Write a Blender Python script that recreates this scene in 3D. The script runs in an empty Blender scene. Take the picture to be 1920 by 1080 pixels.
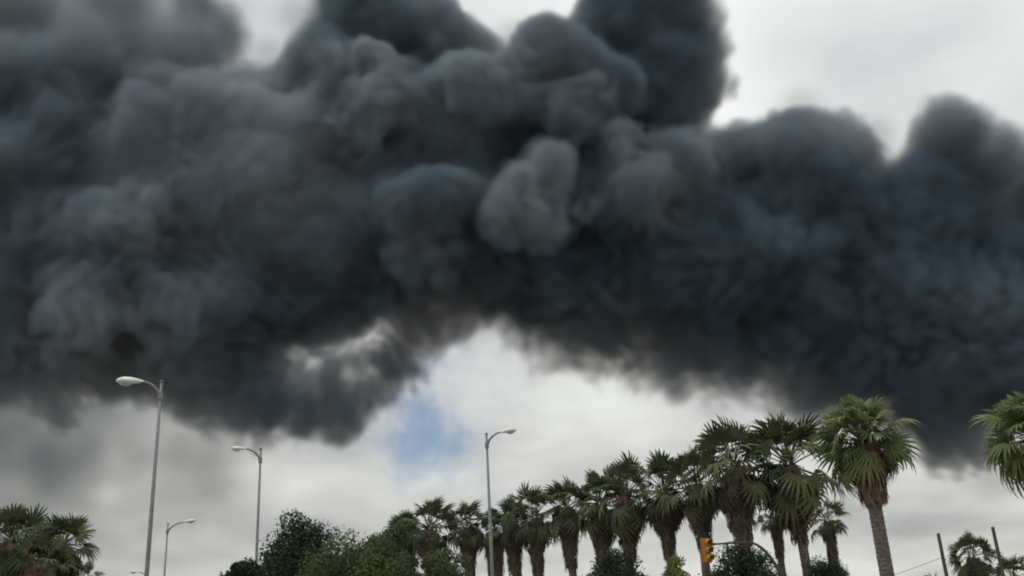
import bpy, math, random
import numpy as np
from mathutils import Vector, Matrix, Quaternion

R = math.radians
S = bpy.context.scene
COL = S.collection
rnd = random.Random(7)

# ------------------------------------------------------------------ camera
EYE = Vector((0.0, 0.0, 1.6))
FPX = 1900.0                       # focal length in pixels of a 1920 wide frame
PITCH, ROLL = R(21.2), R(-3.1)
FWD = Vector((0, math.cos(PITCH), math.sin(PITCH)))
_r0 = Vector((1, 0, 0)); _u0 = Vector((0, -math.sin(PITCH), math.cos(PITCH)))
RIGHT = _r0 * math.cos(ROLL) + _u0 * math.sin(ROLL)
UP = -_r0 * math.sin(ROLL) + _u0 * math.cos(ROLL)
cam = bpy.data.cameras.new('camera')
cam.sensor_width = 36.0
cam.lens = FPX * 36.0 / 1920.0
cam.clip_start, cam.clip_end = 0.1, 6000.0
camo = bpy.data.objects.new('camera', cam); COL.objects.link(camo)
M = Matrix((RIGHT, UP, -FWD)).transposed().to_4x4(); M.translation = EYE
camo.matrix_world = M
S.camera = camo

def ray(px, py):
    return FWD + RIGHT * ((px - 960.0) / FPX) + UP * ((540.0 - py) / FPX)
def at_height(px, py, z):          # the point at height z in the direction of a photo position
    d = ray(px, py); return EYE + d * ((z - EYE.z) / d.z)
def at_dist(px, py, Y):
    d = ray(px, py); return EYE + d * (Y / d.y)

# ------------------------------------------------------------------ sky, sun, exposure
SUN_EL, SUN_AZ = R(70), R(-100)     # azimuth clockwise from +Y (north)
w = bpy.data.worlds.new('World'); S.world = w; w.use_nodes = True
def world_nodes():
    nt = w.node_tree; N = nt.nodes; L = nt.links; N.clear()
    def n(t, **k):
        x = N.new(t)
        for a, b in k.items(): setattr(x, a, b)
        return x
    out = n('ShaderNodeOutputWorld'); bg = n('ShaderNodeBackground'); bg.inputs[1].default_value = 0.1
    L.new(bg.outputs[0], out.inputs[0])
    sky = n('ShaderNodeTexSky', sky_type='NISHITA', sun_disc=False)
    sky.sun_elevation = SUN_EL; sky.sun_rotation = SUN_AZ
    tc = n('ShaderNodeTexCoord')
    sep = n('ShaderNodeSeparateXYZ'); L.new(tc.outputs['Generated'], sep.inputs[0])
    za = n('ShaderNodeMath', operation='MAXIMUM'); L.new(sep.outputs[2], za.inputs[0]); za.inputs[1].default_value = 0.0
    zb = n('ShaderNodeMath', operation='ADD'); L.new(za.outputs[0], zb.inputs[0]); zb.inputs[1].default_value = 0.16
    div = n('ShaderNodeVectorMath', operation='DIVIDE'); L.new(tc.outputs['Generated'], div.inputs[0])
    cz = n('ShaderNodeCombineXYZ')
    for i in (0, 1): L.new(zb.outputs[0], cz.inputs[i])
    cz.inputs[2].default_value = 1e6
    L.new(cz.outputs[0], div.inputs[1])
    # cloud deck brightness
    n1 = n('ShaderNodeTexNoise'); n1.inputs['Scale'].default_value = 1.7; n1.inputs['Detail'].default_value = 5; n1.inputs['Roughness'].default_value = 0.45
    off = n('ShaderNodeVectorMath', operation='ADD'); L.new(div.outputs[0], off.inputs[0]); off.inputs[1].default_value = SKY_OFF
    L.new(off.outputs[0], n1.inputs['Vector'])
    cr = n('ShaderNodeValToRGB'); L.new(n1.outputs['Fac'], cr.inputs[0])
    e = cr.color_ramp.elements
    e[0].position = 0.30; e[0].color = (0.44, 0.46, 0.48, 1)
    e[1].position = 0.66; e[1].color = (0.80, 0.82, 0.80, 1)
    m = e.new(0.47); m.color = (0.62, 0.635, 0.635, 1)
    # a deck is brighter overhead than low down
    el = n('ShaderNodeMapRange'); L.new(sep.outputs[2], el.inputs[0])
    el.inputs[1].default_value = 0.12; el.inputs[2].default_value = 0.62; el.inputs[3].default_value = 9.2; el.inputs[4].default_value = 12.4
    sc = n('ShaderNodeVectorMath', operation='SCALE'); L.new(cr.outputs[0], sc.inputs[0]); L.new(el.outputs[0], sc.inputs['Scale'])
    wm = n('ShaderNodeMapRange'); L.new(sep.outputs[2], wm.inputs[0]); wm.inputs[1].default_value = 0.08; wm.inputs[2].default_value = 0.3; wm.inputs[3].default_value = 0.8; wm.inputs[4].default_value = 0.0
    wx = n('ShaderNodeMix', data_type='RGBA', blend_type='MULTIPLY'); L.new(wm.outputs[0], wx.inputs[0]); L.new(sc.outputs[0], wx.inputs[6]); wx.inputs[7].default_value = (1.0, 0.97, 0.91, 1)
    # gaps of blue in the deck
    n2 = n('ShaderNodeTexNoise'); n2.inputs['Scale'].default_value = 1.1; n2.inputs['Detail'].default_value = 5; n2.inputs['Roughness'].default_value = 0.55
    L.new(off.outputs[0], n2.inputs['Vector'])
    gd = ray(800, 812).normalized()
    dist = n('ShaderNodeVectorMath', operation='DISTANCE'); L.new(tc.outputs['Generated'], dist.inputs[0]); dist.inputs[1].default_value = gd
    n3 = n('ShaderNodeTexNoise'); n3.inputs['Scale'].default_value = 15; n3.inputs['Detail'].default_value = 4; n3.inputs['Roughness'].default_value = 0.5
    L.new(tc.outputs['Generated'], n3.inputs['Vector'])
    a1 = n('ShaderNodeMath', operation='MULTIPLY_ADD'); L.new(n3.outputs['Fac'], a1.inputs[0]); a1.inputs[1].default_value = 0.19; L.new(dist.outputs['Value'], a1.inputs[2])
    g = n('ShaderNodeMapRange', interpolation_type='SMOOTHSTEP'); L.new(a1.outputs[0], g.inputs[0])
    g.inputs[1].default_value = 0.105; g.inputs[2].default_value = 0.182; g.inputs[3].default_value = 0.9; g.inputs[4].default_value = 0.0
    g2 = n('ShaderNodeMapRange', interpolation_type='SMOOTHSTEP'); L.new(n2.outputs['Fac'], g2.inputs[0])
    g2.inputs[1].default_value = 0.24; g2.inputs[2].default_value = 0.33; g2.inputs[3].default_value = 0.8; g2.inputs[4].default_value = 0.0
    mx = n('ShaderNodeMath', operation='MAXIMUM'); L.new(g.outputs[0], mx.inputs[0]); L.new(g2.outputs[0], mx.inputs[1])
    mix = n('ShaderNodeMix', data_type='RGBA'); L.new(mx.outputs[0], mix.inputs[0]); L.new(wx.outputs[2], mix.inputs[6]); L.new(sky.outputs[0], mix.inputs[7])
    L.new(mix.outputs[2], bg.inputs[0])
SKY_OFF = (3.1, 1.7, 0.0)
world_nodes()
sun = bpy.data.lights.new('sun', 'SUN'); sun.energy = 1.1; sun.angle = R(14); sun.color = (1.0, 0.96, 0.9)
suno = bpy.data.objects.new('sun', sun); COL.objects.link(suno)
sd = Vector((math.sin(SUN_AZ) * math.cos(SUN_EL), math.cos(SUN_AZ) * math.cos(SUN_EL), math.sin(SUN_EL)))
suno.rotation_euler = sd.to_track_quat('Z', 'Y').to_euler()
suno.location = (0, 0, 60)
vs = S.view_settings
vs.view_transform = 'Standard'; vs.look = 'None'; vs.exposure = 0.0; vs.gamma = 1.0; vs.use_curve_mapping = False
cy = S.cycles
cy.use_denoising = True; cy.adaptive_threshold = 0.02
cy.volume_bounces = 1; cy.max_bounces = 6; cy.transparent_max_bounces = 16
cy.volume_step_rate = 3.0; cy.volume_max_steps = 512
cy.pixel_filter_type = 'BLACKMAN_HARRIS'; cy.filter_width = 2.0

# ------------------------------------------------------------------ the smoke
VOX = 1.7
def perlin(P, seed):
    rg = np.random.RandomState(seed)
    perm = rg.permutation(256).astype(np.int32); perm = np.concatenate([perm, perm, perm])
    g = rg.normal(size=(256, 3)).astype(np.float32); g /= np.linalg.norm(g, axis=1)[:, None]
    I = np.floor(P).astype(np.int32); F = (P - I).astype(np.float32); I &= 255
    U = F * F * F * (F * (F * 6 - 15) + 10)
    out = np.zeros(len(P), np.float32)
    for dx in (0, 1):
        hx = perm[(I[:, 0] + dx) & 255]; wx = U[:, 0] if dx else 1 - U[:, 0]
        for dy in (0, 1):
            hy = perm[hx + ((I[:, 1] + dy) & 255)]; wy = wx * (U[:, 1] if dy else 1 - U[:, 1])
            for dz in (0, 1):
                h = perm[hy + ((I[:, 2] + dz) & 255)]; G = g[h & 255]
                dot = G[:, 0] * (F[:, 0] - dx) + G[:, 1] * (F[:, 1] - dy) + G[:, 2] * (F[:, 2] - dz)
                out += dot * wy * (U[:, 2] if dz else 1 - U[:, 2])
    return out * 1.6

# billows of the plume: photo position, radius (photo pixels), metres nearer (-) or farther (+)
PUFFS = [
 (-160,200,170,10),(-180,420,180,0),(-170,600,140,10),
 (40,30,100,15),(210,15,95,15),(370,10,70,25),(-120,20,120,15),(40,190,140,10),(190,150,130,10),(330,130,110,20),(420,60,62,35),(110,350,170,10),(330,300,165,0),(60,520,165,5),
 (240,490,165,-5),(450,420,170,5),(430,240,120,15),(560,350,150,5),(620,480,150,5),(400,590,150,5),(200,645,120,10),(50,650,105,10),
 (330,695,100,10),(440,725,90,5),(560,560,100,10),(565,765,78,0),(475,755,88,0),(640,765,64,0),(705,725,62,0),(745,670,54,10),
 (640,120,100,5),(700,50,110,10),(790,85,112,15),(880,125,75,20),(700,220,120,-5),(850,260,140,-5),(985,205,118,-15),(1090,170,105,-20),
 (1150,50,100,5),(1240,40,115,15),(1290,110,90,15),(1220,180,120,10),(1320,170,52,15),(640,-80,110,10),(1200,-90,140,10),
 (760,420,140,0),(900,420,140,-5),(880,550,95,5),(770,585,88,5),(1020,515,128,5),(1085,600,95,5),(1000,640,58,10),
 (1210,410,105,-15),(1290,345,95,-10),(1390,310,90,0),(1490,290,86,0),(1565,285,78,0),(1630,330,50,5),(1250,500,150,0),(1150,620,85,5),
 (1300,630,112,0),(1420,480,170,5),(1580,450,150,5),(1440,665,95,5),(1600,645,140,5),(1740,430,130,0),(1795,290,74,-5),(1835,255,56,0),(1850,330,70,5),
 (1760,600,150,0),(1890,520,105,5),(1900,670,140,0),(1740,750,95,0),(1800,820,72,0),(1960,300,50,5),
 (2060,520,140,10),(2080,700,150,10),(2060,260,110,15),(2180,420,150,10),
 (1100,660,56,8),(1195,665,58,8),(1270,708,56,5),(1350,700,62,8),(1500,715,74,5),(830,610,52,8),
 # lobes that stand out towards the camera
 (1038,290,32,-66),(1054,328,27,-64),(1008,326,44,-68),(970,366,42,-68),(934,400,32,-66),(1002,396,42,-68),(1036,418,25,-64),(950,440,28,-64),(820,385,66,-46),(760,380,44,-54),(728,366,26,-54),(780,425,44,-42),(790,490,48,-36),(835,485,40,-40),(760,478,28,-40),
 (690,115,52,-30),(620,130,45,-25),(725,205,62,-32),(680,240,60,-30),(1180,260,34,-42),(1150,290,28,-42),(1175,365,52,-50),(1225,335,46,-46),(1285,300,50,-40),(1100,405,14,-52),
 (260,420,62,-38),(235,400,40,-40),(150,570,42,-36),(130,600,34,-36),(190,610,46,-36),(300,575,58,-32),(350,610,60,-34),(400,570,46,-30),(470,200,48,-20),
 (1090,215,70,-42),(1020,120,80,-40),(900,190,80,-35),(1160,160,45,-40),(1760,230,50,-22),(1880,280,42,-18),(1480,330,70,-22),(1560,330,60,-20),
 (560,250,70,-20),(480,330,80,-28),(1700,560,80,-14),(1850,560,70,-16),(1330,540,90,-14),(1500,600,80,-10),(1120,520,70,-12),(1800,700,70,-12),(1088,370,72,-18),(1070,300,60,-14),(30,330,70,-22),(120,760,40,10),
 # a darker, farther bank that closes the clefts
 (300,420,260,60),(700,300,260,60),(1050,330,260,60),(1450,460,230,55),(1800,500,220,55),(60,330,220,60),(1000,470,160,50),(600,480,190,60),
]
# thin drifting smoke: position, radius, depth, strength
THIN = [(120,800,190,15,.024),(290,850,210,10,.018),(410,900,170,5,.014),(20,900,240,15,.015),(-120,760,240,10,.03),(410,1000,150,5,.008),(180,1020,220,5,.010),(0,1040,240,5,.010),
 (640,685,95,12,.060),(740,660,70,12,.05),(540,690,80,12,.06),(1070,730,55,8,.012),(1090,790,35,8,.008),(880,650,45,10,.022),(1330,760,50,8,.02),(1480,770,60,8,.024),(1660,800,90,8,.022),(1870,880,90,8,.025),
 (40,60,150,20,.035),(200,20,140,20,.03),(380,20,100,25,.03),(960,80,60,20,.03),(1910,360,60,10,.03),(500,120,70,30,.03),(1000,700,40,10,.02),(1200,720,50,8,.02),(560,30,60,20,.018),(1500,215,70,0,.03),(1640,260,60,0,.03)]
# ashier smoke, plus lit lobes and rims lightened by colour: position, radius, depth, share
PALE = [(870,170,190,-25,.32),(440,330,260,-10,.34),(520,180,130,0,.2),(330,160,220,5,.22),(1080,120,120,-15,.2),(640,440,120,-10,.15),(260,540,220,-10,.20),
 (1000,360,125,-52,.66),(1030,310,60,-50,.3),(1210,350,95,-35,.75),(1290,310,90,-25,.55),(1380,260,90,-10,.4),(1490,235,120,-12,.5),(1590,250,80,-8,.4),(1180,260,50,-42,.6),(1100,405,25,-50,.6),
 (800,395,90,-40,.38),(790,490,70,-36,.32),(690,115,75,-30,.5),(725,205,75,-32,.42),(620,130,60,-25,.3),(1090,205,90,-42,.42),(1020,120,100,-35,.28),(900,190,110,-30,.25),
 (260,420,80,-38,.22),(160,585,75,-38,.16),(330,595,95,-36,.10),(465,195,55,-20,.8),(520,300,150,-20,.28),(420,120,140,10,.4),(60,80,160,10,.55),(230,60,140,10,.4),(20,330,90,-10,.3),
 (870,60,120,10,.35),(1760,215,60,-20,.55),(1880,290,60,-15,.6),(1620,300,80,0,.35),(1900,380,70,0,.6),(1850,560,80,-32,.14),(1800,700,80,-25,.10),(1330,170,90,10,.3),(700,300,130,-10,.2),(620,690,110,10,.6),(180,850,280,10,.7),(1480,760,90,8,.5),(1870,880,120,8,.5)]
GAPS = [(645,690,25),(590,672,15),(690,690,14),(500,30,42),(540,-10,50),(980,5,40),(1680,225,26),(905,660,42),(860,700,44),(1925,372,20),(1450,800,40),(1150,750,48),(1020,720,30)]
YREF = 450.0

def build_smoke():
    lo = np.array([-352., 362., 58.], np.float32); hi = np.array([372., 552., 460.], np.float32)
    res = np.round((hi - lo) / VOX).astype(int) + 1
    hi = lo + (res - 1) * VOX
    nx, ny, nz = res
    ax = [lo[i] + VOX * np.arange(res[i], dtype=np.float32) for i in range(3)]
    KB, KL = 0.16, 0.30                                  # union sharpness (1/m): body of the plume, single lobes
    body = np.zeros((nz, ny, nx), np.float32); lobes = np.zeros((nz, ny, nx), np.float32)
    def span(c, r):
        s = []
        for i in range(3):
            a = max(0, int((c[i] - r - lo[i]) / VOX)); b = min(res[i], int((c[i] + r - lo[i]) / VOX) + 2)
            s.append((a, max(a, b)))
        return s
    def dist(c, r, pad, ys=1.0):
        R_ = r + pad; (x0, x1), (y0, y1), (z0, z1) = span(c, R_ * max(1, 1 / ys))
        if x1 <= x0 or y1 <= y0 or z1 <= z0: return None
        d = np.sqrt((ax[0][None, None, x0:x1] - c[0])**2 + ((ax[1][None, y0:y1, None] - c[1]) * ys)**2 + (ax[2][z0:z1, None, None] - c[2])**2) - r
        return (slice(z0, z1), slice(y0, y1), slice(x0, x1)), d
    rg = random.Random(11)
    def add(acc, K, c, r):
        q = dist(c, r, 4.6 / K)
        if q: acc[q[0]] += np.exp(np.clip(-K * q[1], -20, 20))
    cs = []
    for (px, py, rp, dy) in PUFFS:
        c = at_dist(px, py, YREF + (dy * 0.86 if dy < -20 else dy)); r = rp * (c - EYE).length / FPX * 0.95
        cs.append((np.array(c), r))
        if dy <= -30 or rp < 66: add(lobes, KL, c, r)
        else: add(body, KB, c, r)
    # smaller billows riding on the big ones
    for c, r in cs:
        if r > 50: continue
        for k in range(int(6 + r * 0.5)):
            v = np.array([rg.gauss(0, 1), rg.gauss(-0.3, 1), rg.gauss(0.1, 1)]); v /= np.linalg.norm(v)
            q = min(9.0, r * rg.uniform(0.14, 0.32))
            add(lobes, KL, c + v * (r - q * 0.5), q)
    sdf = -np.log(np.maximum(body, 1e-9)) / KB + 4.0; del body
    lb = -np.log(np.maximum(lobes, 1e-9)) / KL + 1.6; del lobes
    KM = 0.3; sdf = -np.logaddexp(-KM * sdf, -KM * lb) / KM; del lb
    for (px, py, rp) in GAPS:                            # places where the sky breaks through
        c = at_dist(px, py, YREF); r = rp * (c - EYE).length / FPX
        q = dist(c, r, 14.0, 0.22)
        if q: sdf[q[0]] = np.maximum(sdf[q[0]], -q[1])
    dens = np.zeros((nz, ny, nx), np.float32)
    fl = sdf.ravel(); dens.ravel()[fl < -16.0] = DENS; idx = np.nonzero((fl < 20.0) & (fl >= -16.0))[0]
    s = sdf.ravel()[idx]
    iz = idx // (nx * ny); iy = (idx // nx) % ny; ix = idx % nx
    P = np.stack([ax[0][ix], ax[1][iy], ax[2][iz]], 1).astype(np.float32)
    W = np.stack([perlin(P / 46.0, 31 + k) for k in range(3)], 1)
    Q = P + 8.0 * W
    low = perlin(P / 90.0, 3)
    s -= 3.4 * (np.abs(perlin(Q / 44.0, 5)) - 0.25) * 2.0
    s -= 2.3 * (np.abs(perlin(Q / 21.0, 6)) - 0.25) * 2.0
    n3 = perlin(Q / 10.5, 7); n4 = perlin(Q / 5.5, 8)
    s -= 1.4 * (np.abs(n3) - 0.25) * 2.0 + 0.9 * n4
    h = np.clip((P[:, 2] - 150.0) / 90.0, 0, 1)          # looser, more ragged towards the underside
    s -= (1 - h) * (4.5 * perlin(P / np.array([13., 13., 17.], np.float32), 9) + 3.2 * n4)
    soft = 4.5 + 8.0 * np.clip(low + 0.1, 0, 1) + 2.5 * (1 - h)
    sharp = np.zeros(len(s), np.float32)
    for (px, py, rp, dy) in PUFFS:
        if dy > -30: continue
        c = np.array(at_dist(px, py, YREF + dy), np.float32); r = rp * (Vector(c) - EYE).length / FPX
        m_ = (np.abs(P - c) < 1.7 * r).all(1); q = ((P[m_] - c)**2).sum(1) / r**2
        sharp[m_] = np.maximum(sharp[m_], np.clip(2.0 - q, 0, 1))
    sharp *= np.clip(0.75 + 0.8 * low, 0, 1) * h
    s -= 0.5 * perlin(P / 8.0, 61) + sharp * 2.2 * perlin(P / 14.0, 62)
    upl = np.clip((-60 - P[:, 0]) / 90.0, 0, 1) * np.clip((P[:, 2] - 290.0) / 60.0, 0, 1)   # the upper left thins out
    soft = (soft + 9.0 * upl) * (1 - sharp) + 3.0 * sharp
    v = np.clip(-s / soft + 0.15, 0, 1)
    v = v * v * (3 - 2 * v)
    d = v * (DENS * (1 - 0.35 * upl) * (1 + 1.5 * sharp))
    dens.ravel()[idx] = d
    for (px, py, rp, dy, k) in THIN:
        c = at_dist(px, py, YREF + dy); r = rp * (c - EYE).length / FPX
        (x0, x1), (y0, y1), (z0, z1) = span(c, r)
        if x1 <= x0 or y1 <= y0 or z1 <= z0: continue
        X, Y, Z = ax[0][x0:x1], ax[1][y0:y1], ax[2][z0:z1]
        q = ((X[None, None] - c[0])**2 + (Y[None, :, None] - c[1])**2 + (Z[:, None, None] - c[2])**2) / r**2
        gz, gy, gx = np.meshgrid(Z, Y, X, indexing='ij')
        P = np.stack([gx.ravel(), gy.ravel(), gz.ravel()], 1).astype(np.float32)
        nn = 0.7 + 0.6 * perlin(P / 34.0, 21) + 0.45 * perlin(P / 14.0, 22)
        dens[z0:z1, y0:y1, x0:x1] += k * np.clip(1 - q, 0, 1)**2.2 * np.clip(nn, 0, 2).reshape(q.shape)
    # fade out at the faces of the block of air it was computed in
    for i, axis in ((0, 2), (1, 1), (2, 0)):
        m = np.minimum(np.arange(res[i]), res[i] - 1 - np.arange(res[i])).astype(np.float32) * VOX
        f = np.clip(m / 14.0, 0, 1); sh = [1, 1, 1]; sh[axis] = -1
        dens *= f.reshape(sh)
    dens[dens < 2e-4] = 0
    idx = np.nonzero(dens.ravel() > 0)[0]
    iz = idx // (nx * ny); iy = (idx // nx) % ny; ix = idx % nx
    P = np.stack([ax[0][ix], ax[1][iy], ax[2][iz]], 1).astype(np.float32)
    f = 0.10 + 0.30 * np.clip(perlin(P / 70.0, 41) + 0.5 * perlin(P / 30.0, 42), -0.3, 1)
    f *= 1 - 0.9 * np.clip((P[:, 0] - 30) / 60.0, 0, 1) * np.clip((330.0 - P[:, 2]) / 60.0, 0, 1)   # low right darkened: underside shade put into the smoke colour
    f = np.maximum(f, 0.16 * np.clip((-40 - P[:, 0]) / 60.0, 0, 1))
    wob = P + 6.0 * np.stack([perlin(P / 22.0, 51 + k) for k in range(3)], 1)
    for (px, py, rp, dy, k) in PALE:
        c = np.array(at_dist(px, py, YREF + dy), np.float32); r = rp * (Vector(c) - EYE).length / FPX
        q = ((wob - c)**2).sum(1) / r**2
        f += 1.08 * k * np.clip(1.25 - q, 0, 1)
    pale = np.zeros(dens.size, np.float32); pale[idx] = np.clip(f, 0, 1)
    return lo, hi, res, dens.ravel(), pale
DENS = 0.13

def smoke_material():
    m = bpy.data.materials.new('soot_smoke'); m.use_nodes = True
    nt = m.node_tree; N = nt.nodes; L = nt.links; N.clear()
    out = N.new('ShaderNodeOutputMaterial')
    at = N.new('ShaderNodeAttribute'); at.attribute_name = 'density'
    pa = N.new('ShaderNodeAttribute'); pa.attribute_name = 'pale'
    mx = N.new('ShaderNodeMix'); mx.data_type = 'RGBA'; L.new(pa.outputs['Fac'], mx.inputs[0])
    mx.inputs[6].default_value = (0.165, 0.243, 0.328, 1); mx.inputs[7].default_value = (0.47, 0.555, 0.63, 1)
    pv = N.new('ShaderNodeVolumePrincipled'); pv.inputs['Density Attribute'].default_value = ''
    pv.inputs['Absorption Color'].default_value = (0.007, 0.002, 0.0, 1)
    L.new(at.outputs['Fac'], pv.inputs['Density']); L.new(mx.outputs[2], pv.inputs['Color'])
    L.new(pv.outputs[0], out.inputs['Volume'])
    return m

def smoke_object():
    lo, hi, res, dens, pale = build_smoke()
    me = bpy.data.meshes.new('smoke_plume'); me.vertices.add(len(dens))
    a = me.attributes.new('soot', 'FLOAT', 'POINT'); a.data.foreach_set('value', dens)
    a = me.attributes.new('ash_lit', 'FLOAT', 'POINT'); a.data.foreach_set('value', pale)  # grey share of the smoke, with painted light and shade in it
    ob = bpy.data.objects.new('smoke_plume', me); COL.objects.link(ob)
    mat = smoke_material(); me.materials.append(mat)
    g = bpy.data.node_groups.new('smoke_grid', 'GeometryNodeTree')
    g.interface.new_socket('Geometry', in_out='INPUT', socket_type='NodeSocketGeometry')
    g.interface.new_socket('Geometry', in_out='OUTPUT', socket_type='NodeSocketGeometry')
    N, L = g.nodes, g.links
    gi = N.new('NodeGroupInput'); go = N.new('NodeGroupOutput')
    pos = N.new('GeometryNodeInputPosition')
    def vm(op, a, b):
        x = N.new('ShaderNodeVectorMath'); x.operation = op; L.new(a, x.inputs[0])
        if b is not None: x.inputs[1].default_value = b
        return x.outputs[0]
    q = vm('SUBTRACT', pos.outputs[0], tuple(float(t) for t in lo))
    q = vm('MULTIPLY', q, (1 / VOX,) * 3)
    q = vm('ADD', q, (0.5,) * 3)
    q = vm('FLOOR', q, None)
    dt = N.new('FunctionNodeSeparateXYZ') if False else N.new('ShaderNodeSeparateXYZ'); L.new(q, dt.inputs[0])
    def im(op, a, b, c=None):
        x = N.new('FunctionNodeIntegerMath'); x.operation = op
        for i, t in enumerate((a, b, c)):
            if t is None: continue
            if isinstance(t, int): x.inputs[i].default_value = t
            else: L.new(t, x.inputs[i])
        return x.outputs[0]
    t = im('MULTIPLY_ADD', dt.outputs[2], int(res[1]), dt.outputs[1])
    t = im('MULTIPLY_ADD', t, int(res[0]), dt.outputs[0])
    def cube(attr):
        na = N.new('GeometryNodeInputNamedAttribute'); na.data_type = 'FLOAT'; na.inputs[0].default_value = attr
        si = N.new('GeometryNodeSampleIndex'); si.data_type = 'FLOAT'; si.domain = 'POINT'; si.clamp = True
        L.new(gi.outputs[0], si.inputs[0]); L.new(na.outputs[0], si.inputs[1]); L.new(t, si.inputs['Index'])
        vc = N.new('GeometryNodeVolumeCube')
        vc.inputs['Min'].default_value = tuple(float(q) for q in lo); vc.inputs['Max'].default_value = tuple(float(q) for q in hi)
        for nm, k in zip(('Resolution X', 'Resolution Y', 'Resolution Z'), res): vc.inputs[nm].default_value = int(k)
        L.new(si.outputs[0], vc.inputs['Density'])
        return vc.outputs[0]
    gg = N.new('GeometryNodeGetNamedGrid'); gg.inputs['Name'].default_value = 'density'; L.new(cube('ash_lit'), gg.inputs[0])
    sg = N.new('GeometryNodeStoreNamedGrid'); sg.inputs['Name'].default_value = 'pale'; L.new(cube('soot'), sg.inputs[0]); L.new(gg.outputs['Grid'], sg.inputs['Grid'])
    sm = N.new('GeometryNodeSetMaterial'); sm.inputs['Material'].default_value = mat
    L.new(sg.outputs[0], sm.inputs[0]); L.new(sm.outputs[0], go.inputs[0])
    md = ob.modifiers.new('grid', 'NODES'); md.node_group = g
    ob['label'] = 'huge billowing dark grey smoke plume filling the sky above the palms'
    ob['category'] = 'smoke'; ob['kind'] = 'stuff'
    return ob
# ------------------------------------------------------------------ materials and mesh helpers
def mat(name, col, rough=0.7, var=0.25, scale=6.0, col2=None, metal=0.0, rand=0.0, transl=0.0, bump=0.0, stretch=None):
    m = bpy.data.materials.new(name); m.use_nodes = True
    nt = m.node_tree; N = nt.nodes; L = nt.links
    b = N['Principled BSDF']; b.inputs['Roughness'].default_value = rough; b.inputs['Metallic'].default_value = metal
    tc = N.new('ShaderNodeTexCoord'); nz = N.new('ShaderNodeTexNoise'); nz.inputs['Scale'].default_value = scale; nz.inputs['Detail'].default_value = 5
    src = tc.outputs['Object']
    if stretch:
        mp = N.new('ShaderNodeMapping'); mp.inputs['Scale'].default_value = stretch; L.new(src, mp.inputs[0]); src = mp.outputs[0]
    L.new(src, nz.inputs['Vector'])
    c2 = col2 or tuple(min(1, c * (1 + 2 * var)) for c in col)
    c1 = tuple(c * (1 - var) for c in col)
    mr = N.new('ShaderNodeMapRange'); L.new(nz.outputs['Fac'], mr.inputs[0]); mr.inputs[1].default_value = 0.32; mr.inputs[2].default_value = 0.7
    mx = N.new('ShaderNodeMix'); mx.data_type = 'RGBA'; L.new(mr.outputs[0], mx.inputs[0])
    mx.inputs[6].default_value = (*c1, 1); mx.inputs[7].default_value = (*c2, 1)
    cout = mx.outputs[2]
    if rand:
        oi = N.new('ShaderNodeObjectInfo'); hs = N.new('ShaderNodeHueSaturation'); L.new(cout, hs.inputs['Color'])
        r1 = N.new('ShaderNodeMapRange'); L.new(oi.outputs['Random'], r1.inputs[0]); r1.inputs[3].default_value = 1 - rand; r1.inputs[4].default_value = 1 + rand
        r2 = N.new('ShaderNodeMapRange'); L.new(oi.outputs['Random'], r2.inputs[0]); r2.inputs[3].default_value = 0.5 + 0.03; r2.inputs[4].default_value = 0.5 - 0.03
        L.new(r1.outputs[0], hs.inputs['Value']); L.new(r2.outputs[0], hs.inputs['Hue']); cout = hs.outputs[0]
    L.new(cout, b.inputs['Base Color'])
    if bump:
        bp = N.new('ShaderNodeBump'); bp.inputs['Strength'].default_value = bump; L.new(nz.outputs['Fac'], bp.inputs['Height']); L.new(bp.outputs[0], b.inputs['Normal'])
    if transl:
        b.inputs['Specular IOR Level'].default_value = 0.2
        tr = N.new('ShaderNodeBsdfTranslucent'); L.new(cout, tr.inputs['Color'])
        ms = N.new('ShaderNodeMixShader'); ms.inputs[0].default_value = transl
        L.new(b.outputs[0], ms.inputs[1]); L.new(tr.outputs[0], ms.inputs[2]); L.new(ms.outputs[0], N['Material Output'].inputs['Surface'])
    return m
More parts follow.
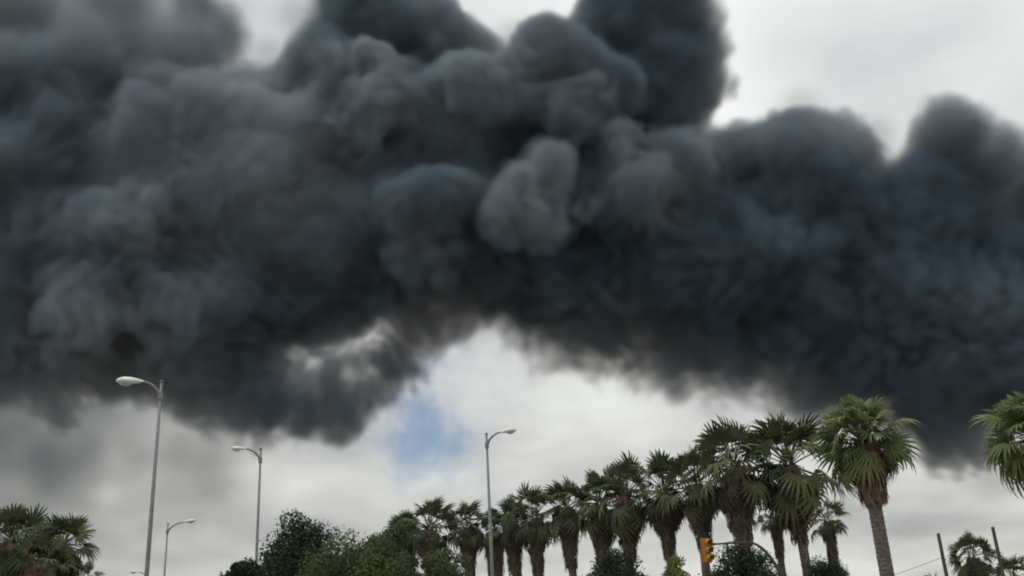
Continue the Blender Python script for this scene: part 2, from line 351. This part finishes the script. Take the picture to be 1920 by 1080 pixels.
MT = {
 'earth': mat('dry_earth', (0.21, 0.19, 0.15), 0.95, 0.3, 0.4),
 'asphalt': mat('asphalt', (0.05, 0.05, 0.052), 0.9, 0.2, 3.0),
 'concrete': mat('pale_concrete', (0.32, 0.31, 0.29), 0.9, 0.15, 2.0),
 'paint': mat('road_paint', (0.75, 0.75, 0.72), 0.7, 0.08, 4.0),
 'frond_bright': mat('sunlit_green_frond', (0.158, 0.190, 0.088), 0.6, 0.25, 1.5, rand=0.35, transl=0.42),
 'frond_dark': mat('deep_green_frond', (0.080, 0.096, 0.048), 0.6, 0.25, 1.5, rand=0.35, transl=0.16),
 'frond_dead': mat('dead_brown_frond', (0.125, 0.082, 0.055), 0.9, 0.3, 3.0, rand=0.3),
 'frond_dead_grey': mat('weathered_dead_frond', (0.070, 0.058, 0.046), 0.9, 0.3, 3.0, rand=0.3),
 'skirt': mat('reddish_thatch', (0.135, 0.088, 0.064), 0.95, 0.35, 4.0, stretch=(1, 1, 0.25)),
 'skirt_grey': mat('weathered_thatch', (0.092, 0.071, 0.054), 0.95, 0.35, 4.0, stretch=(1, 1, 0.25)),
 'bark_palm': mat('palm_bark', (0.118, 0.100, 0.088), 0.95, 0.3, 5.0, bump=0.6, stretch=(1, 1, 1.6)),
 'bark': mat('tree_bark', (0.09, 0.07, 0.05), 0.95, 0.3, 6.0, bump=0.6),
 'leaf_dark': mat('dark_leaf', (0.026, 0.042, 0.020), 0.8, 0.35, 0.5, transl=0.12),
 'leaf_olive': mat('olive_leaf', (0.070, 0.088, 0.040), 0.8, 0.35, 0.5, transl=0.15),
 'leaf_mid': mat('mid_green_leaf', (0.058, 0.084, 0.036), 0.8, 0.35, 0.5, transl=0.15),
 'leaf_lime': mat('yellow_green_leaf', (0.13, 0.155, 0.05), 0.8, 0.35, 0.5, transl=0.2),
 'steel': mat('galvanised_steel', (0.19, 0.20, 0.20), 0.6, 0.12, 8.0, metal=0.25),
 'lamp_white': mat('lamp_housing_paint', (0.72, 0.72, 0.70), 0.4, 0.06, 5.0),
 'lamp_lens': mat('lamp_lens', (0.45, 0.46, 0.46), 0.12, 0.05, 5.0),
 'signal': mat('signal_yellow', (0.36, 0.175, 0.03), 0.45, 0.12, 7.0),
 'signal_rim': mat('signal_edge_orange', (0.42, 0.17, 0.05), 0.5, 0.12, 7.0),
 'dark_steel': mat('dark_green_steel', (0.035, 0.042, 0.034), 0.6, 0.2, 6.0),
 'lens_amber': mat('unlit_amber_lens', (0.30, 0.13, 0.01), 0.2, 0.1, 6.0),
 'wood': mat('tarred_pole_wood', (0.065, 0.055, 0.047), 0.9, 0.3, 5.0, stretch=(1, 1, 0.2)),
 'cable': mat('black_cable', (0.06, 0.055, 0.055), 0.7, 0.1, 3.0),
}
class MB:
    def __init__(s): s.v = []; s.f = []
    def add(s, vs, fs):
        o = len(s.v); s.v += [tuple(v) for v in vs]; s.f += [tuple(i + o for i in f) for f in fs]
    def tube(s, pts, rads, n=10, cap=True):
        pts = [Vector(p) for p in pts]; rings = []
        t0 = (pts[1] - pts[0]).normalized(); ref = Vector((0, 1, 0)) if abs(t0.y) < 0.9 else Vector((1, 0, 0))
        vs = []
        for i, p in enumerate(pts):
            t = (pts[min(i + 1, len(pts) - 1)] - pts[max(i - 1, 0)]).normalized()
            a = t.cross(ref).normalized(); b = t.cross(a)
            for k in range(n):
                q = 2 * math.pi * k / n; vs.append(p + (a * math.cos(q) + b * math.sin(q)) * rads[i])
        fs = []
        for i in range(len(pts) - 1):
            for k in range(n): fs.append((i * n + k, i * n + (k + 1) % n, (i + 1) * n + (k + 1) % n, (i + 1) * n + k))
        if cap: fs += [tuple(range(n - 1, -1, -1)), tuple(range((len(pts) - 1) * n, len(pts) * n))]
        s.add(vs, fs)
    def box(s, c, h, rot=None):
        vs = []
        for x in (-1, 1):
            for y in (-1, 1):
                for z in (-1, 1):
                    v = Vector((x * h[0], y * h[1], z * h[2]))
                    if rot is not None: v = rot @ v
                    vs.append(Vector(c) + v)
        s.add(vs, [(0, 1, 3, 2), (4, 6, 7, 5), (0, 4, 5, 1), (2, 3, 7, 6), (0, 2, 6, 4), (1, 5, 7, 3)])
    def mesh(s, name, m, smooth=False):
        me = bpy.data.meshes.new(name); me.from_pydata(s.v, [], s.f); me.materials.append(m)
        if smooth: me.polygons.foreach_set('use_smooth', [True] * len(me.polygons))
        me.update(); return me
    def build(s, name, m, parent=None, smooth=False):
        return link(name, s.mesh(name, m, smooth), parent)
def link(name, data, parent=None):
    o = bpy.data.objects.new(name, data); COL.objects.link(o)
    if parent is not None: o.parent = parent
    return o
def tag(o, label, cat, group=None):
    o['label'] = label; o['category'] = cat
    if group: o['group'] = group
    return o
def empty(name, loc):
    o = link(name, None); o.location = loc; o.empty_display_size = 0.3; return o

# ------------------------------------------------------------------ ground and road (below the frame)
def sheet(name, x0, x1, y0, y1, z, m, parent=None):
    b = MB(); b.add([(x0, y0, z), (x1, y0, z), (x1, y1, z), (x0, y1, z)], [(0, 1, 2, 3)])
    o = b.build(name, m, parent)
    if parent is None: o['kind'] = 'structure'
    return o
sheet('ground', -4000, 4000, -4000, 4000, 0.0, MT['earth'])
road = sheet('road', -90, 90, -9, 16, 0.012, MT['asphalt'])
for y in (-4.5, 1.5, 8.0):
    for k in range(8):
        sheet('lane_marking', -23 + k * 6, -20 + k * 6, y - 0.06, y + 0.06, 0.018, MT['paint'], road)
b = MB()
for k in range(90): b.box((-89 + k * 2, 16.1, 0.07), (0.992, 0.09, 0.07))
o = b.build('kerb', MT['concrete']); o['kind'] = 'structure'
sheet('pavement', -90, 90, 16.19, 19.2, 0.125, MT['concrete'])

# ------------------------------------------------------------------ fan palms
def frond_mesh(name, m, seed, droop, nseg=17, spread=105, pet=0.40, fold=0.30, pw=0.012):
    g = random.Random(seed); b = MB()
    def bend(s):                                     # arching midline, s in 0..1 along the frond
        a = -droop * s * s
        return a
    mid = [Vector((0, 0, 0))]; K = 12; ang = 0
    for i in range(K):
        a = bend((i + 0.5) / K); mid.append(mid[-1] + Vector((math.cos(a), 0, math.sin(a))) / K)
    def M_(s):
        q = max(0, min(0.9999, s)) * K; i = int(q); return mid[i].lerp(mid[i + 1], q - i)
    pts = [M_(pet * k / 4) for k in range(5)]
    b.tube(pts, [pw * 1.7, pw * 1.3, pw, pw, pw * 0.7], 4, False)
    c = M_(pet); R0 = 1 - pet; a0 = bend(pet)
    ax = Vector((math.cos(a0), 0, math.sin(a0))); up = Vector((-math.sin(a0), 0, math.cos(a0))); side = Vector((0, 1, 0))
    dth = R(2 * spread) / nseg
    for i in range(nseg):
        th = -R(spread) + dth * (i + 0.5) + g.uniform(-.04, .04)
        L = R0 * (1.0 - 0.34 * (abs(th) / R(spread))**1.5) * g.uniform(0.9, 1.06)
        d = ax * math.cos(th) + side * math.sin(th); tn = -ax * math.sin(th) + side * math.cos(th)
        dr = droop * 0.42 + g.uniform(0.15, 0.55)
        base = c + up * (0.10 * L * 0)
        cup = 0.16                                    # the blade is a shallow cup, folded along its ribs
        def P(r, w, lift):
            q = r / L
            z = cup * r * abs(math.sin(th)) - dr * L * max(0, q - 0.45)**1.6 * 1.7
            return base + d * (r * (1 - 0.18 * max(0, q - .5))) + tn * w + up * z + up * lift
        r1, r2 = 0.47 * L, 0.80 * L
        w1 = r1 * math.tan(dth / 2) * 1.02; w2 = w1 * 0.62; tw = g.uniform(-.5, .5) * w1
        vs = [base, P(r1, -w1, -fold * w1), P(r1, 0, fold * w1), P(r1, w1, -fold * w1),
              P(r2, -w2 + tw * .4, -fold * w2), P(r2, tw * .4, fold * w2), P(r2, w2 + tw * .4, -fold * w2), P(L, tw, 0)]
        b.add(vs, [(0, 1, 2), (0, 2, 3), (1, 4, 5, 2), (2, 5, 6, 3), (4, 7, 5), (5, 7, 6)])
    return b.mesh(name, m)
FR = {}
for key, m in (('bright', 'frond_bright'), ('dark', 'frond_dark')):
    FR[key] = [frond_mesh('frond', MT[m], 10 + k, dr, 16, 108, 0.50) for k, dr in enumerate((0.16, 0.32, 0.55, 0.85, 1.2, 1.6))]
for key, m in (('dead', 'frond_dead'), ('dead_grey', 'frond_dead_grey')):
    FR[key] = [frond_mesh('dead_frond', MT[m], 30 + k, dr, 11, 58, 0.42, 0.5) for k, dr in enumerate((0.5, 0.9, 1.3))]
def palm_trunk(g, base, top, r0, r1, rough=0.022):
    b = MB(); n = 14; H = (top - base).length; K = max(12, int(H / 0.11)); vs = []; fs = []
    for i in range(K + 1):
        t = i / K; p = base.lerp(top, t); r = r0 + (r1 - r0) * t + 0.35 * r0 * math.exp(-t * 14)
        r *= 1 + (rough if i % 2 else -rough)
        ph = g.uniform(0, 1)
        for k in range(n):
            q = 2 * math.pi * (k + ph * 0.25) / n; rr = r * (1 + g.uniform(-rough, rough) * 0.9)
            vs.append(p + Vector((math.cos(q) * rr, math.sin(q) * rr, g.uniform(-.03, .03))))
    for i in range(K):
        for k in range(n): fs.append((i * n + k, i * n + (k + 1) % n, (i + 1) * n + (k + 1) % n, (i + 1) * n + k))
    b.add(vs, fs); return b
def palm_skirt(g, top, L, r0, r1, n, seglen=0.9, wid=0.09):
    b = MB(); m = 12
    core = [(0.02, r0 * 0.55), (0.15, r0 * 0.84), (0.55, (r0 + r1) * 0.5 * 0.85), (0.85, r1 * 0.8), (0.94, r1 * 0.45)]
    vs = []; fs = []
    for t, r in core:
        for k in range(m):
            q = 2 * math.pi * k / m; rr = r * g.uniform(0.9, 1.1); vs.append(top + Vector((math.cos(q) * rr, math.sin(q) * rr, -L * t + g.uniform(-.1, .1))))
    for i in range(len(core) - 1):
        for k in range(m): fs.append((i * m + k, i * m + (k + 1) % m, (i + 1) * m + (k + 1) % m, (i + 1) * m + k))
    b.add(vs, fs)
    for i in range(n):
        q = g.uniform(0, 2 * math.pi); t = g.random()**0.8 * 0.95
        rr = (r0 + (r1 - r0) * t) * g.uniform(0.78, 1.04); ln = seglen * g.uniform(0.5, 1.25) * (1 - 0.35 * t); w_ = wid * g.uniform(0.5, 1.4)
        o_ = Vector((math.cos(q), math.sin(q), 0)); tn = Vector((-math.sin(q), math.cos(q), 0))
        p = top + o_ * rr + Vector((0, 0, -L * t)); fl = g.uniform(-.1, .28)
        p1 = p + Vector((0, 0, -ln * .55)) + o_ * fl * ln * .6 + tn * g.uniform(-.1, .1) * ln
        p2 = p + Vector((0, 0, -ln)) + o_ * fl * ln * g.uniform(.2, 1.0) + tn * g.uniform(-.2, .2) * ln
        b.add([p - tn * w_ * .5, p + tn * w_ * .5, p1 + tn * w_ * .6, p1 - tn * w_ * .6, p2], [(0, 1, 2, 3), (3, 2, 4)])
    return b
def fan_palm(px, py, H, rpx, label, seed, skirt=3.6, sr=(0.62, 0.30), tr=(0.30, 0.26), n=34, nd=26, kind='dark', dead='dead_grey', sk='skirt_grey', el=(82, -48), group=None, lean=(0, 0), squash=1.0, strips=380, skew=1.0):
    g = random.Random(seed)
    c = at_height(px, py, H); base = Vector((c.x + lean[0], c.y + lean[1], 0)); D = (c - EYE).length
    rm = rpx * D / FPX
    e = tag(empty('fan_palm', base), label, 'palm', group)
    top = c - base; tb = Vector((0, 0, 0))
    palm_trunk(g, tb, top + Vector((0, 0, -0.25)), tr[0], tr[1]).build('trunk', MT['bark_palm'], e)
    if skirt: palm_skirt(g, top + Vector((0, 0, -0.1 * rm)), skirt, sr[0], sr[1], strips).build('dead_leaf_skirt', MT[sk], e)
    tilt = Vector((g.gauss(0, .07), g.gauss(0, .07), 1)).normalized().rotation_difference(Vector((0, 0, 1))).to_matrix()
    for i in range(n):
        u = (i + g.random()) / n
        a = el[0] + (el[1] - el[0]) * u**skew + g.uniform(-14, 14)
        az = i * 2.39996 + g.uniform(-.35, .35)
        v = FR[kind]; k = min(len(v) - 1, max(0, int(u * 5.2 + g.uniform(-.8, 1.0))))
        o = link('frond', v[k], e)
        ln = rm * (0.84 + 0.30 * math.sin(min(1, u * 1.3) * math.pi * .5)) * g.uniform(0.70, 1.16)
        q = tilt @ Matrix.Rotation(az, 3, 'Z') @ Matrix.Rotation(-R(a), 3, 'Y') @ Matrix.Rotation(g.gauss(0, .75 * (1 - u) + .25), 3, 'X')
        o.matrix_local = Matrix.Translation(top + Vector((math.cos(az), math.sin(az), 0)) * tr[1] * .5 + Vector((0, 0, 0.10 * rm * (1 - 2.6 * u)))) @ q.to_4x4() @ Matrix.Diagonal((ln, ln * g.uniform(.85, 1.1), ln, 1))
    for i in range(nd):
        u = (i + g.random()) / nd; az = i * 2.39996 + g.uniform(-.4, .4)
        o = link('dead_frond', FR[dead][i % 3], e)
        a = -32 - 50 * u**0.6 + g.uniform(-8, 8); ln = rm * g.uniform(.62, .95) * (1 - .25 * u)
        q = Matrix.Rotation(az, 3, 'Z') @ Matrix.Rotation(-R(a), 3, 'Y') @ Matrix.Rotation(g.uniform(-.6, .6), 3, 'X')
        rr = (sr[0] * .45) if skirt else tr[1]
        o.matrix_local = Matrix.Translation(top + Vector((math.cos(az) * rr, math.sin(az) * rr, -0.18 * rm - (skirt * 0.42) * u * u))) @ q.to_4x4() @ Matrix.Diagonal((ln, ln, ln, 1))
    return e

# the big palm and its neighbour on the right edge
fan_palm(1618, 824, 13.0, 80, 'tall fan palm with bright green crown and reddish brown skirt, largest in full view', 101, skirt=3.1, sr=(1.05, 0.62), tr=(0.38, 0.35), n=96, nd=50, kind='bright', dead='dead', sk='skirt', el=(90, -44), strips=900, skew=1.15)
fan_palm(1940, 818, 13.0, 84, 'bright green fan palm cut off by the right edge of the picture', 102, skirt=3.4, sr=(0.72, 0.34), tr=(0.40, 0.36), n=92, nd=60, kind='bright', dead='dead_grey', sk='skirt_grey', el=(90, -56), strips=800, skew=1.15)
# the long row, nearest first
ROW = [(1478, 868, 15.5, 70, 5.2), (1376, 868, 15.5, 60, 6.2), (1307, 903, 15.3, 52, 5.6), (1243, 918, 15.3, 50, 5.0), (1171, 924, 15.4, 50, 5.6), (1123, 942, 15.2, 44, 5.4),
       (1063, 948, 15.4, 45, 5.6), (1003, 966, 15.2, 41, 5.4), (961, 978, 15.2, 37, 5.2), (926, 992, 15.0, 33, 5.0), (878, 985, 15.6, 40, 5.4), (806, 988, 15.8, 38, 5.4), (756, 1000, 15.8, 32, 5.0)]
ORD = ['nearest palm of the long row, just left of the big bright green palm', 'second nearest palm of the long row, raised crown above the dark tree', 'third nearest palm of the row, its skirt behind the yellow traffic signal',
       'fourth nearest palm of the row, above the yellow green tree', 'fifth nearest palm of the row, right part of it over the round dark tree', 'sixth nearest palm of the row, over the left of the round dark tree',
       'seventh nearest palm of the row, with upright topmost frond', 'eighth nearest palm of the row, two right of the central lamp post', 'ninth nearest palm of the row, first right of the central lamp post',
       'low palm of the row half hidden behind the central lamp post', 'third farthest palm of the row, first left of the central lamp post', 'second farthest palm of the row, crown rising out of the leafy trees', 'farthest palm of the row, low crown sunk in the leafy trees']
rv = random.Random(5)
for i, ((px, py, H, rp, sk), lb) in enumerate(zip(ROW, ORD)):
    vary = rv.uniform(.88, 1.14); sw = rv.uniform(.82, 1.15)
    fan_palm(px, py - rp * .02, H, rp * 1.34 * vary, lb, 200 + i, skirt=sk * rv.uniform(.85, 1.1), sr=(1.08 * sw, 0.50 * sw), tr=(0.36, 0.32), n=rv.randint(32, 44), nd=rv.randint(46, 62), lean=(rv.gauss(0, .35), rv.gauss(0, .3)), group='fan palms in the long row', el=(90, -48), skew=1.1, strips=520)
fan_palm(1550, 972, 12.0, 40, 'small dark fan palm low behind the trunk of the big palm', 301, skirt=3.2, sr=(0.5, 0.3), n=26, nd=14)
fan_palm(1452, 965, 13.0, 34, 'small browning fan palm tucked under the nearest palm of the row', 302, skirt=3.0, sr=(0.5, 0.3), n=16, nd=26)
fan_palm(1821, 1040, 8.5, 43, 'small round fan palm between the two wooden poles', 303, skirt=1.6, sr=(0.5, 0.3), n=40, nd=16, el=(86, -60))
fan_palm(1900, 1083, 8.0, 42, 'low dark fan palm at the bottom right corner beside the pole', 304, skirt=1.6, sr=(0.5, 0.3), n=34, nd=12)
fan_palm(1750, 1098, 7.6, 26, 'fan palm whose leaf tips just reach the bottom edge by the pole', 305, skirt=1.4, sr=(0.5, 0.3), n=24, nd=8)
fan_palm(24, 1012, 12.0, 64, 'bushy fan palm at the far left edge', 306, skirt=3.6, sr=(1.1, 0.7), n=58, nd=40, dead='dead', sk='skirt', el=(88, -62), group='bushy palms at the lower left')
fan_palm(118, 1018, 12.0, 56, 'bushy fan palm with a tall centre leaf, right of the leftmost one', 307, skirt=3.4, sr=(1.1, 0.7), n=58, nd=40, dead='dead', sk='skirt', el=(88, -62), group='bushy palms at the lower left')
fan_palm(78, 1052, 10.5, 52, 'lower fan palm filling the gap between the two bushy palms', 308, skirt=2.6, sr=(1.0, 0.7), n=26, nd=44, dead='dead', sk='skirt', el=(70, -60), group='bushy palms at the lower left')
fan_palm(152, 1084, 9.5, 34, 'short fan palm at the foot of the bushy left palms', 309, skirt=1.6, sr=(0.6, 0.4), n=26, nd=16, dead='dead', sk='skirt', el=(70, -50), group='bushy palms at the lower left')

# ------------------------------------------------------------------ broadleaf trees
def leafy_tree(px, ptop, H, rx_px, depth, label, seed, m, clumps=46, per=190, leaf=0.15, lobe=0.30, cone=False, name='leafy_tree'):
    g = random.Random(seed); ng = np.random.RandomState(seed); clumps = int(clumps * 1.5); per = int(per * 1.25); leaf *= 0.6
    tp = at_height(px, ptop, H); D = (tp - EYE).length; rx = rx_px * D / FPX; rz = depth * D / FPX / 2
    base = Vector((tp.x, tp.y, 0)); e = tag(empty(name, base), label, 'tree')
    cc = Vector((0, 0, H - rz))
    cl = []
    for i in range(clumps):
        while True:
            v = Vector((g.uniform(-1, 1), g.uniform(-1, 1), g.uniform(-1, 1)))
            if 0.45 < v.length < 1: break
        v = v * (0.70 + 0.18 * g.random())
        if cone: s_ = 1 - 0.75 * (v.z * .5 + .5); v.x *= s_; v.y *= s_
        cl.append((cc + Vector((v.x * rx, v.y * rx, v.z * rz)), min(rx, rz) * lobe * g.uniform(.7, 1.35)))
    tb = MB(); fork = Vector((0, 0, max(1.2, H - 2 * rz)))
    tb.tube([Vector((0, 0, 0)), fork * .5 + Vector((.05, 0, 0)), fork, cc], [rx * .10 + .1, rx * .085 + .06, rx * .07 + .05, .05], 10)
    for c, r in cl[::4]:
        mid = fork.lerp(c, .5) + Vector((0, 0, .15 * rz)); tb.tube([fork * .98, mid, c], [rx * .035 + .03, rx * .02 + .02, .015], 6)
    tb.build('trunk', MT['bark'], e, True)
    n = clumps * per
    C = np.repeat(np.array([c for c, r in cl]), per, 0); Rr = np.repeat(np.array([r for c, r in cl]), per)
    d = ng.normal(size=(n, 3)); d /= np.linalg.norm(d, axis=1)[:, None]
    P = C + d * (Rr * ng.uniform(.45, 1.05, n))[:, None] * np.array([1.15, 1.15, .9])
    a = ng.normal(size=(n, 3)); a /= np.linalg.norm(a, axis=1)[:, None]
    nn = d + 0.7 * ng.normal(size=(n, 3)); bb = np.cross(a, nn); bb /= np.linalg.norm(bb, axis=1)[:, None] + 1e-9
    aa = np.cross(nn, bb); aa /= np.linalg.norm(aa, axis=1)[:, None] + 1e-9
    s = (leaf * ng.uniform(.6, 1.3, n))[:, None]
    V = np.stack([P - aa * s, P + bb * s * .42 - aa * s * .1, P + aa * s, P - bb * s * .42 - aa * s * .1], 1).reshape(-1, 3)
    me = bpy.data.meshes.new('crown'); me.from_pydata(V.tolist(), [], np.arange(4 * n).reshape(-1, 4).tolist()); me.materials.append(MT[m]); me.update()
    link('crown', me, e)
    return e
leafy_tree(570, 950, 10.5, 98, 270, 'dark rounded tree with the highest leafy crown right of the second lamp', 401, 'leaf_dark', 64, 240, .17)
leafy_tree(458, 1028, 5.6, 42, 130, 'small dark tree in front of the second lamp post', 402, 'leaf_dark', 34, 200, .10)
leafy_tree(670, 978, 8.6, 108, 260, 'wide olive green tree in front of the dark rounded tree', 403, 'leaf_olive', 76, 240, .14)
leafy_tree(736, 968, 10.4, 54, 240, 'mid green tree under the farthest palm of the row', 404, 'leaf_mid', 54, 220, .16)
leafy_tree(826, 1012, 7.6, 56, 180, 'low olive tree at the foot of the farthest palms', 405, 'leaf_olive', 40, 200, .14)
leafy_tree(702, 982, 9.4, 66, 240, 'mid green tree between the olive tree and the farthest palm', 410, 'leaf_mid', 54, 220, .15)
leafy_tree(1148, 1026, 8.2, 72, 180, 'round dark green tree below the middle palms of the row', 406, 'leaf_dark', 60, 220, .15)
leafy_tree(1262, 1016, 8.6, 38, 190, 'narrow yellow green tree left of the traffic signal', 407, 'leaf_lime', 44, 200, .15, .30, True)
leafy_tree(1385, 1006, 9.0, 82, 200, 'dark green tree behind the traffic signal and its curved arm', 408, 'leaf_dark', 60, 230, .16)
leafy_tree(1546, 1040, 7.6, 56, 150, 'dense dark round bush left of the big palm trunk', 409, 'leaf_dark', 70, 260, .12, .30)

# ------------------------------------------------------------------ street lamps
def street_lamp(px, ptop, H, side, label, arm=1.25, head=0.72):
    p = at_height(px, ptop, H); e = tag(empty('street_lamp', (p.x, p.y, 0)), label, 'street lamp', 'street lamps')
    b = MB(); b.tube([(0, 0, 0), (0, 0, .9), (0, 0, .95), (0, 0, H * .55), (0, 0, H)], [.11, .105, .074, .058, .038], 14)
    pole = b.build('pole', MT['steel'], e, True)
    b = MB(); b.box((0, 0, .03), (.2, .2, .03)); b.build('base_plate', MT['steel'], pole)
    b = MB(); b.box((0, -.108, .62), (.055, .012, .14)); b.build('access_door', MT['steel'], pole)
    b = MB(); b.tube([(0, 0, H + .002), (0, 0, H + .03), (0, 0, H + .05)], [.056, .05, .015], 12); b.build('cap', MT['steel'], pole)
    s = -1 if side == 'left' else 1
    A = arm - head
    pts = []; z0 = H - .42
    for k in range(10):
        t = k / 9; a = t * math.pi / 2 * .93
        pts.append((s * (.03 + (A + .06) * (1 - math.cos(a))**.85), 0, z0 + .46 * math.sin(a)))
    b = MB(); b.tube(pts, [.042 - .012 * k / 9 for k in range(10)], 10); b.build('arm', MT['steel'], e, True)
    b = MB(); b.tube([(0, 0, z0 - .09), (0, 0, z0 + .1)], [.072, .069], 12); b.build('collar', MT['steel'], e)
    # cobra head: flattened tapering shell
    x0, _, zz = pts[-1]; n = 16; prof = [(-.06, .04, .035), (.03, .06, .06), (.12, .085, .09), (.30, .14, .13), (.5, .16, .135), (.64, .13, .10), (.71, .07, .055), (.725, .01, .01)]
    vs = []; fs = []; sc = head / .72
    for x, w_, h in prof:
        for k in range(n):
            q = 2 * math.pi * k / n; z = math.sin(q) * h
            if z < 0: z *= .45
            vs.append((x0 + s * x * sc, math.cos(q) * w_ * sc, zz + z * sc + .07 * x * sc))
    for i in range(len(prof) - 1):
        for k in range(n): fs.append((i * n + k, i * n + (k + 1) % n, (i + 1) * n + (k + 1) % n, (i + 1) * n + k))
    fs += [tuple(range(n)), tuple(range((len(prof) - 1) * n, len(prof) * n))]
    b = MB(); b.add(vs, fs); hd = b.build('lamp_head', MT['lamp_white'], e, True)
    vs = []; fs = []; n = 16
    for j, (rr, z) in enumerate(((1.0, 0), (.93, -.05), (.65, -.085), (.2, -.1))):
        for k in range(n):
            q = 2 * math.pi * k / n; vs.append((x0 + s * (.45 + math.cos(q) * .19 * rr) * sc, math.sin(q) * .115 * rr * sc, zz + (z - .022 + .03) * sc))
    for i in range(3):
        for k in range(n): fs.append((i * n + k, i * n + (k + 1) % n, (i + 1) * n + (k + 1) % n, (i + 1) * n + k))
    fs.append(tuple(range(3 * n, 4 * n)))
    b = MB(); b.add(vs, fs); b.build('lens', MT['lamp_lens'], hd, True)
    return e
street_lamp(303, 716, 10.0, 'left', 'tallest and nearest street lamp, arm to the left, white head against dark smoke')
street_lamp(489, 842, 10.0, 'left', 'street lamp with arm to the left beside the small dark tree', 1.05, .52)
street_lamp(912, 814, 10.0, 'right', 'central street lamp with arm to the right in front of the palms', 1.05, .58)
street_lamp(315, 982, 10.0, 'right', 'distant street lamp with arm to the right, low at the left', 1.4, .6)
street_lamp(277, 1073, 9.6, 'left', 'farthest street lamp, only its head above the bottom edge', 1.15, .6)

# ------------------------------------------------------------------ traffic signal on a curved mast arm
def traffic_signal():
    c = at_height(1325, 1032, 6.1); D = (c - EYE).length; u = D / FPX     # metres per photo pixel at the signal
    foot = at_dist(1490, 1140, c.y); px_ = foot.x - c.x
    e = tag(empty('traffic_signal', (foot.x, c.y, 0)), 'yellow three light traffic signal hanging from a dark curved mast arm', 'traffic light')
    sx = c.x - foot.x
    # curved mast and arm
    pts = [(0, 0, 0), (0, 0, 1.2), (0, 0, 2.6)]
    z1 = c.z + 10 * u; x1 = sx + 13 * u
    for k in range(1, 13):
        a = k / 12 * math.pi / 2
        pts.append((x1 * .52 * (1 - math.cos(a)), 0, 2.6 + (z1 - 2.6) * math.sin(a)))
    pts += [(x1 * .8, 0, z1 + .01), (x1, 0, z1)]
    n = len(pts); b = MB(); b.tube(pts, [.1 - .065 * k / (n - 1) for k in range(n)], 12); b.build('mast_arm', MT['dark_steel'], e, True)
    b = MB(); b.box((0, 0, .02), (.2, .2, .02)); b.build('base_plate', MT['dark_steel'], e)
    hw, hh = 6.9 * u, 20.0 * u
    rot = Matrix.Rotation(R(-10), 3, 'Z')
    hd = empty('signal_head', (sx, 0, c.z)); hd.parent = e; hd.rotation_euler = (0, 0, R(26))
    b = MB(); b.box((0, .06, 0), (hw * 1.42, .012, hh * 1.07)); b.build('backplate', MT['signal_rim'], hd)
    lens = ('lens_amber', 'lens_amber', 'lens_amber')
    for k in range(3):
        z = hh * (.667 - .667 * k)
        b = MB(); b.box((0, -.03, z), (hw, .075, hh * .325)); sec = b.build('section', MT['signal'], hd)
        rr = hw * .78; m = 18
        b = MB(); b.add([(rr * math.cos(2 * math.pi * i / m), -.112, z + rr * math.sin(2 * math.pi * i / m)) for i in range(m)], [tuple(range(m))])
        b.build('lens', MT[lens[k]], sec)
        vs = []; fs = []
        for i in range(m + 1):
            a = R(-35) + R(250) * i / m; ln = .30 * (0.55 + .45 * max(0, math.sin(a)))
            for q in (rr * 1.04, rr * 1.12):
                vs.append((q * math.cos(a), -.106, z + q * math.sin(a))); vs.append((q * math.cos(a), -.11 - ln, z + q * math.sin(a) - .03))
        for i in range(m):
            o = i * 4; fs += [(o, o + 4, o + 5, o + 1), (o + 2, o + 3, o + 7, o + 6), (o + 1, o + 5, o + 7, o + 3), (o, o + 2, o + 6, o + 4)]
        fs += [(0, 1, 3, 2), (m * 4, m * 4 + 2, m * 4 + 3, m * 4 + 1)]
        b = MB(); b.add(vs, fs); b.build('visor', MT['signal'], sec)
    b = MB(); b.box((sx + 12 * u, 0, z1), (.1, .05, .05)); b.build('bracket', MT['dark_steel'], e)
traffic_signal()

# ------------------------------------------------------------------ wooden poles and their wire
def wood_pole(px, py, H, label):
    p = at_height(px, py, H); e = tag(empty('utility_pole', (p.x, p.y, 0)), label, 'pole', 'wooden poles at the right')
    b = MB(); b.tube([(0, 0, 0), (0, 0, H * .5), (0, 0, H - .02), (0, 0, H)], [.15, .125, .105, .095], 12); b.build('shaft', MT['wood'], e, True)
    b = MB(); b.tube([(0, -.09, H - .35), (0, -.14, H - .35)], [.02, .02], 8); b.build('bolt', MT['dark_steel'], e)
    return Vector((p.x, p.y, H))
A = wood_pole(1759, 1000, 9.0, 'bare wooden pole left of the small round palm')
B = wood_pole(1861, 988, 9.3, 'bare wooden pole right of the small round palm')
def wire(p, q, sag, label):
    b = MB(); pts = []
    for k in range(25):
        t = k / 24; v = p.lerp(q, t); v.z -= sag * 4 * t * (1 - t); pts.append(v)
    b.tube(pts, [.014] * 25, 6); tag(b.build('overhead_wire', MT['cable'], None, True), label, 'wire')
wire(A + Vector((-.1, 0, -1.5)), A + Vector((-16, 6, -4.5)), .5, 'thin sagging wire running left from the wooden pole')
wire(A + Vector((.12, 0, -1.6)), B + Vector((-.1, 0, -1.9)), .7, 'thin wire slung between the two wooden poles')

smoke_object()
